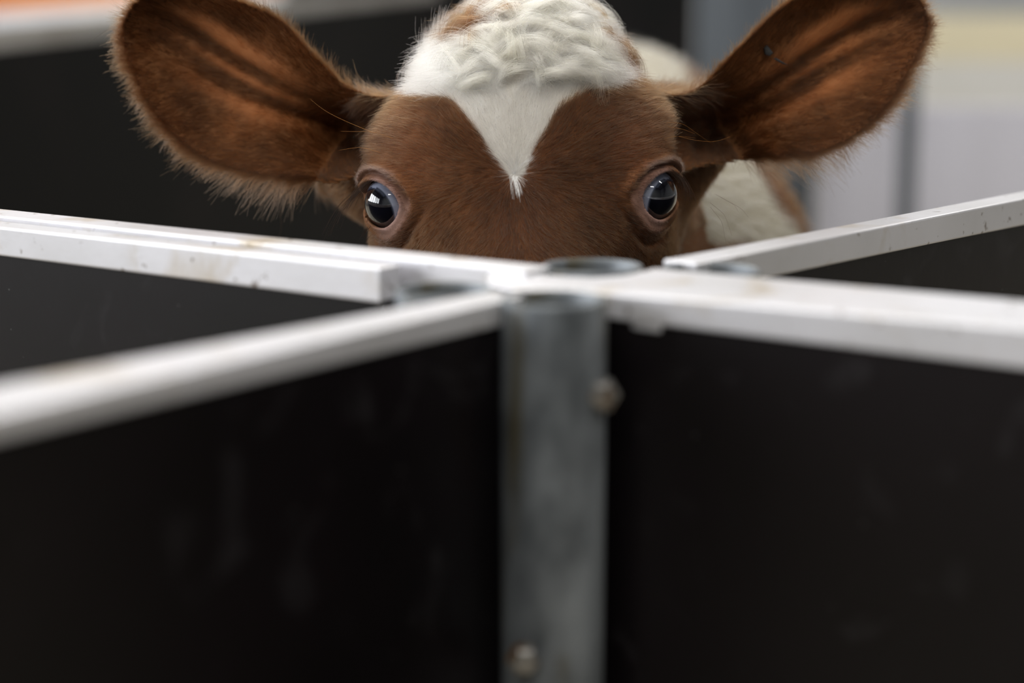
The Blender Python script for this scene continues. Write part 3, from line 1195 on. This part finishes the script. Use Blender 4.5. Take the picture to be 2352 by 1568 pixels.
def grow(P, N, K=5, jit=0.16, lenj=0.25, clump=0.3, droop=0.0):
    t, n, L, lift, p, head = comb(P, N)
    M = len(p)
    L = L * (1 + lenj * rng.normal(size=M)).clip(0.4, 1.8)
    j = rng.normal(size=(M, 3)) * jit
    t2 = unit(t + j - n * (j * n).sum(1)[:, None])
    lf = np.clip(lift * (1 + 0.4 * rng.normal(size=M)), 0.03, 1.2)
    s = np.linspace(0, 1, K)
    ang = lf[:, None] * (1.35 - 0.95 * s[None])
    step = L[:, None] / (K - 1)
    dirs = t2[:, None, :] * np.cos(ang)[..., None] + n[:, None, :] * np.sin(ang)[..., None]
    pts = np.zeros((M, K, 3))
    pts[:, 0] = p - n * 0.0004
    for k in range(1, K):
        pts[:, k] = pts[:, k - 1] + dirs[:, k - 1] * step
    if clump:
        cell = 0.0032
        g = np.round(p / cell + 0.8 * np.stack([vnoise(p, 400, 5), vnoise(p, 400, 6), vnoise(p, 400, 8)], 1))
        cen = g * cell
        off = cen - p
        off -= n * (off * n).sum(1)[:, None]
        pts += off[:, None, :] * (clump * s[None, :, None] ** 1.3)
    if droop:
        pts[:, :, 2] -= droop * L[:, None] * s[None] ** 2
    return to_world(pts.reshape(-1, 3)).reshape(M, K, 3), L, head


def tints(P, bright=1.0, var=0.30):
    c = coat(P) 
    w = c.mean(1) > 0.29
    c = c * np.where(w, 1.0, bright + 0.25 * bare(to_local(P)))[:, None]
    k = 1 + var * rng.normal(size=len(P))
    k = np.where(w, 1 + 0.06 * rng.normal(size=len(P)), k)
    c = c * k[:, None]
    hue = rng.normal(size=len(P)) * 0.10 * ~w
    c[:, 0] *= 1 + hue * 0.5
    return np.clip(c, 0.003, 0.93)


De, Ue, Ve, Fe, We = ear_info(TL)
EM = e_min(TL)
facing = (TN * VIEWD).sum(1) < 0.35
onear = (We > 0) & HEAD & (TL[:, 1] > 0.035)
face = HEAD & ~onear
dens = np.zeros(len(T))
dens[face] = 2.4e6
dens[face & ~facing] = 0.5e6
dens[face & (TL[:, 2] < -0.045)] = 0.25e6
dens[onear] = 1.3e6
dens[onear & ~facing] = 0.6e6
dens[onear & (De < 0.004)] = 2.2e6
dens[onear] *= 1 - 0.8 * bare(TL[onear])
dens[EM < 0.07] = 0
ins_eye = np.zeros(len(T), bool)
for E in EYES:
    e_, u_, v_, w_, r_ = eye_e(TL, E)
    ins_eye |= (r_ < R_EYE + 0.0012) | ((e_ < 0.05) & (w_ > 0) & (r_ < 0.025))
dens[ins_eye] = 0
bodyz = ~HEAD & (TC[:, 2] > 0.70)
dens[bodyz] = 3.5e4
P, N = scatter(dens * FUR)
pts, L, hd = grow(P, N)
c = tints(P, FURB)
r0 = np.where(hd, 0.000075, 0.00035)
print('fur', len(P))
hair_obj('fur', pts, c, r0, r0 * 0.35)

# long fringe hanging from the lower rims of the ears and the throat
dens = np.zeros(len(T))
low = onear & (De < 0.0035) & (Ve < 0.004) & (Ue > 0.01)
dens[low] = 0.55e6
P, N = scatter(dens * FUR)
t, n, L, lift, p, hh = comb(P, N)
M = len(P)
D, U, V, F, Wh = ear_info(p)
sg = np.sign(p[:, 0])
ln = (0.010 + 0.012 * np.exp(-((U - 0.03) / 0.035) ** 2)) * (1 + 0.3 * rng.normal(size=M)).clip(0.3, 1.8)
cl = np.round(U / 0.0045)
ph = np.sin(cl * 12.9) * 0.35
dirx = t[:, 0] * 0.8 + ph * 0.5 + 0.12 * rng.normal(size=M)
dirz = t[:, 2] * 0.7 - 0.55 + 0.12 * rng.normal(size=M)
dv = unit(np.stack([dirx, 0.15 * rng.normal(size=M), dirz], 1))
s = np.linspace(0, 1, 6)
pts = p[:, None, :] + dv[:, None, :] * (ln[:, None] * s[None])[..., None]
pts[:, :, 0] += (0.0016 * np.sin(s[None] * 3 + cl[:, None]))
pts = to_world(pts.reshape(-1, 3)).reshape(M, 6, 3)
c = np.array([0.10, 0.045, 0.022]) * (1 + 0.25 * rng.normal(size=M))[:, None]
hair_obj('ear_fringe', pts, np.clip(c, 0.01, 0.9), 0.00008, 0.00003)

# ---- the curly forelock
def in_lock(p):
    bl = BL_MAP(p[:, 0], p[:, 2])
    up = p[:, 2] > TOPZ + 0.003 + 0.004 * np.cos(p[:, 0] * 60)
    hi = p[:, 2] > TOPZ + 0.014
    return up & (p[:, 1] < 0.135) & np.where(hi, (bl > 0.004) | ((bl < -0.003) & (bl > -0.014)), bl > 0.010), bl


inl, blt = in_lock(TL)
inl &= HEAD & ~onear
dens = np.zeros(len(T))
dens[inl] = 34000
dens[inl & (TL[:, 0] < LOBE[0] + 0.012) & (TL[:, 2] < LOBE[2] + 0.016)] = 2500
P, N = scatter(dens)
CP, CN = P, N                      # curl centres
q = to_local(CP)
qn = unit(CN @ Rm)
HP, HC = [], []
K = 12
s = np.linspace(0, 1, K)
n_c = len(q)
for i in range(n_c):
    bl = BL_MAP(q[i:i + 1, 0], q[i:i + 1, 2])[0]
    white = bl > 0.0015
    n = qn[i]
    ang = rng.uniform(0, 2 * math.pi)
    side = np.sign(q[i, 0] - 0.002)
    g = np.array([math.cos(ang) + 0.6 * side, 0, math.sin(ang) * 0.9 + 0.35])
    g = g - n * (g @ n)
    g /= np.linalg.norm(g)
    b = np.cross(n, g)
    R = rng.uniform(0.0045, 0.0100)
    aend = rng.uniform(1.05, 1.75) * math.pi
    drift = rng.normal() * 0.006
    flat = rng.uniform(0.55, 0.95)
    m = int(LOCKN * rng.uniform(0.7, 1.3) * (1 if white else 0.7))
    o1 = rng.normal(size=m) * 0.0030
    o2 = rng.normal(size=m) * 0.0023
    Ri = R * (1 + 0.24 * rng.normal(size=m)).clip(0.5, 1.8)
    ae = aend * (1 + 0.22 * rng.normal(size=m)).clip(0.4, 1.5)
    a = ae[:, None] * s[None]
    gg = Ri[:, None] * (1 - np.cos(a)) + o1[:, None] * (1 - 0.55 * s[None])
    nn = Ri[:, None] * np.sin(a) * flat
    nn = np.where(nn < 0.0010, 0.0010 + 0.35 * (nn - 0.0010) * (nn > -0.004) + (nn <= -0.004) * (-0.0015), nn)
    nn = np.maximum(nn, -0.0005) + 0.0012 * s[None]
    bb = o2[:, None] * (1 - 0.45 * s[None]) + drift * s[None] ** 1.2
    fz = rng.normal(size=(m, 3))[:, None, :] * (s[None, :, None] ** 2) * np.where(rng.random(m) < 0.15, 0.0045, 0.0012)[:, None, None]
    w = q[i] + g * gg[..., None] + n * nn[..., None] + b * bb[..., None] + fz
    HP.append(w)
    base = np.array([0.51, 0.455, 0.385]) if white else (BROWN * 0.6 if rng.random() < 0.8 else np.array([0.42, 0.33, 0.27]))
    sh = rng.uniform(0.78, 1.10) if white else rng.uniform(0.75, 1.3)
    cc = base * sh * (1 + (0.05 if white else 0.2) * rng.normal(size=m))[:, None]
    cc[:, 2] *= rng.uniform(0.86, 1.0)
    HC.append(cc)
HP = np.concatenate(HP)
HC = np.clip(np.concatenate(HC), 0.01, 0.93)
M = len(HP)
print('curls', n_c, 'hairs', M)
hair_obj('forelock', to_world(HP.reshape(-1, 3)).reshape(M, K, 3), HC, 0.000062, 0.000022)

# ---- stray whiskers, lashes and the little white tuft on the brow
SP, SCOL = [], []


def strand(px_pts, y0, y1, col, n=1, spread=2.0):
    P3 = np.array([at_y(x, y, y0 + (y1 - y0) * k / (len(px_pts) - 1)) for k, (x, y) in enumerate(px_pts)])
    K = 9
    tt = np.linspace(0, len(P3) - 1, K)
    base = np.stack([np.interp(tt, np.arange(len(P3)), P3[:, a]) for a in range(3)], 1)
    base[1:-1] = (base[:-2] + 2 * base[1:-1] + base[2:]) / 4
    for _ in range(n):
        o = rng.normal(size=3) * 0.00027 * spread
        o2 = rng.normal(size=3) * 0.00027 * spread * 2
        w = np.linspace(0, 1, K)[:, None]
        SP.append(base + o + o2 * w)
        SCOL.append(col)


GOLD = (0.34, 0.14, 0.03)
strand([(905, 315), (860, 301), (815, 303), (785, 304)], 1.175, 1.20, GOLD)
strand([(870, 352), (830, 339), (800, 343), (781, 346)], 1.185, 1.20, GOLD)
strand([(850, 305), (790, 280), (745, 257), (712, 229)], 1.19, 1.22, GOLD)
strand([(1532, 283), (1565, 281), (1592, 298), (1632, 324)], 1.175, 1.20, GOLD)
strand([(1528, 320), (1560, 314), (1604, 318)], 1.175, 1.20, GOLD)
strand([(1560, 312), (1600, 322), (1645, 325), (1680, 312)], 1.18, 1.22, GOLD)
strand([(1535, 295), (1570, 305), (1600, 320)], 1.175, 1.20, GOLD)
strand([(268, 62), (240, 75), (215, 92), (196, 109)], 1.28, 1.27, (0.10, 0.08, 0.055))
strand([(650, 455), (641, 490), (647, 520), (640, 548)], 1.30, 1.30, (0.20, 0.12, 0.07))
strand([(1630, 470), (1660, 495), (1672, 540)], 1.20, 1.20, (0.12, 0.08, 0.06), 2, 5)
strand([(1648, 455), (1690, 480), (1700, 500)], 1.20, 1.20, (0.12, 0.08, 0.06), 2, 5)
strand([(1010, 60), (1016, 30), (1014, 10)], 1.25, 1.25, (0.5, 0.47, 0.42))
for (x, y) in ((1184, 405), (1180, 404), (1188, 407)):
    strand([(x, y), (x - 4, y + 6), (x + 3, y + 20), (x + 7, y + 42)], 1.158, 1.146, (0.85, 0.84, 0.82), 9, 2.2)
strand([(1186, 405), (1196, 408), (1206, 420)], 1.158, 1.150, (0.75, 0.73, 0.70), 5, 2)
for k in range(9):          # fine hairs fanning out at the tip of the blaze
    a_ = -1 + 2 * k / 8
    strand([(1183 + 2 * a_, 398), (1183 + 22 * a_, 372 - 8 * (1 - abs(a_))), (1183 + 48 * a_, 362 - 22 * (1 - abs(a_)))], 1.160, 1.150, (0.75, 0.73, 0.70), 3, 2.5)
# lashes
LASH = (0.022, 0.010, 0.005)
for k in range(46):
    f = rng.random()
    x0, y0 = 826 + 26 * f + rng.normal() * 2, 432 - 16 * f + rng.normal() * 3
    Ln = rng.uniform(55, 130) * (1 - 0.35 * f)
    strand([(x0 + 4, y0 - 2), (x0 - 0.40 * Ln, y0 + 0.35 * Ln), (x0 - 0.62 * Ln, y0 + 0.72 * Ln), (x0 - 0.74 * Ln, y0 + 1.0 * Ln)],
           1.20, 1.175, LASH, 1, 3)
for k in range(14):
    x0, y0 = 846 + rng.normal() * 3, 525 + rng.normal() * 8
    strand([(x0, y0), (x0 - 8, y0 + 14), (x0 - 14, y0 + rng.uniform(22, 38))], 1.20, 1.19, LASH, 1, 3)
for k in range(46):
    f = rng.random()
    x0, y0 = 1568 - 22 * f + rng.normal() * 2, 412 - 18 * f + rng.normal() * 3
    Ln = rng.uniform(30, 70)
    strand([(x0 - 4, y0 - 2), (x0 + 0.25 * Ln, y0 + 0.25 * Ln), (x0 + 0.42 * Ln, y0 + 0.6 * Ln), (x0 + 0.45 * Ln, y0 + 0.9 * Ln)],
           1.20, 1.19, LASH, 1, 3)
SP = np.array(SP)
hair_obj('whiskers_and_lashes', SP, np.array(SCOL), 0.000065, 0.00003, M_LASH)

# ---- dried dirt flakes in the right ear
M_DIRT = mat('dried_dirt', (0.045, 0.045, 0.045), 0.8)
noise_mix(M_DIRT, (0.028, 0.027, 0.026), (0.015, 0.015, 0.016), 300)


def flake(pts_px, y):
    P0 = np.array([at_y(x, yy, y) for x, yy in pts_px])
    c0 = P0.mean(0)
    n_ = len(P0)
    V0 = list(P0 + np.array([0, 0.0007, 0])) + list((P0 - c0) * 0.8 + c0 - np.array([0, 0.0009, 0])) + [c0 - np.array([0, 0.0013, 0.0])]
    F0 = [(i, (i + 1) % n_, n_ + (i + 1) % n_, n_ + i) for i in range(n_)] + [(n_ + i, n_ + (i + 1) % n_, 2 * n_) for i in range(n_)]
    F0 += [tuple(range(n_))[::-1]]
    return mesh_obj('dirt_flake', V0, F0, M_DIRT, calf)


for pl in ([(1754, 110), (1762, 102), (1769, 112), (1777, 122), (1768, 130), (1757, 126)],
           [(1776, 134), (1784, 133), (1798, 142), (1813, 151), (1800, 148), (1784, 140)]):
    cxy = np.mean(pl, 0)
    qq = loc_px(cxy[0], cxy[1], 1.28)[None]
    f, D, u, v = ear_depth(qq, EARS[1])
    flake(pl, O[1] + f[0] - 0.0065)
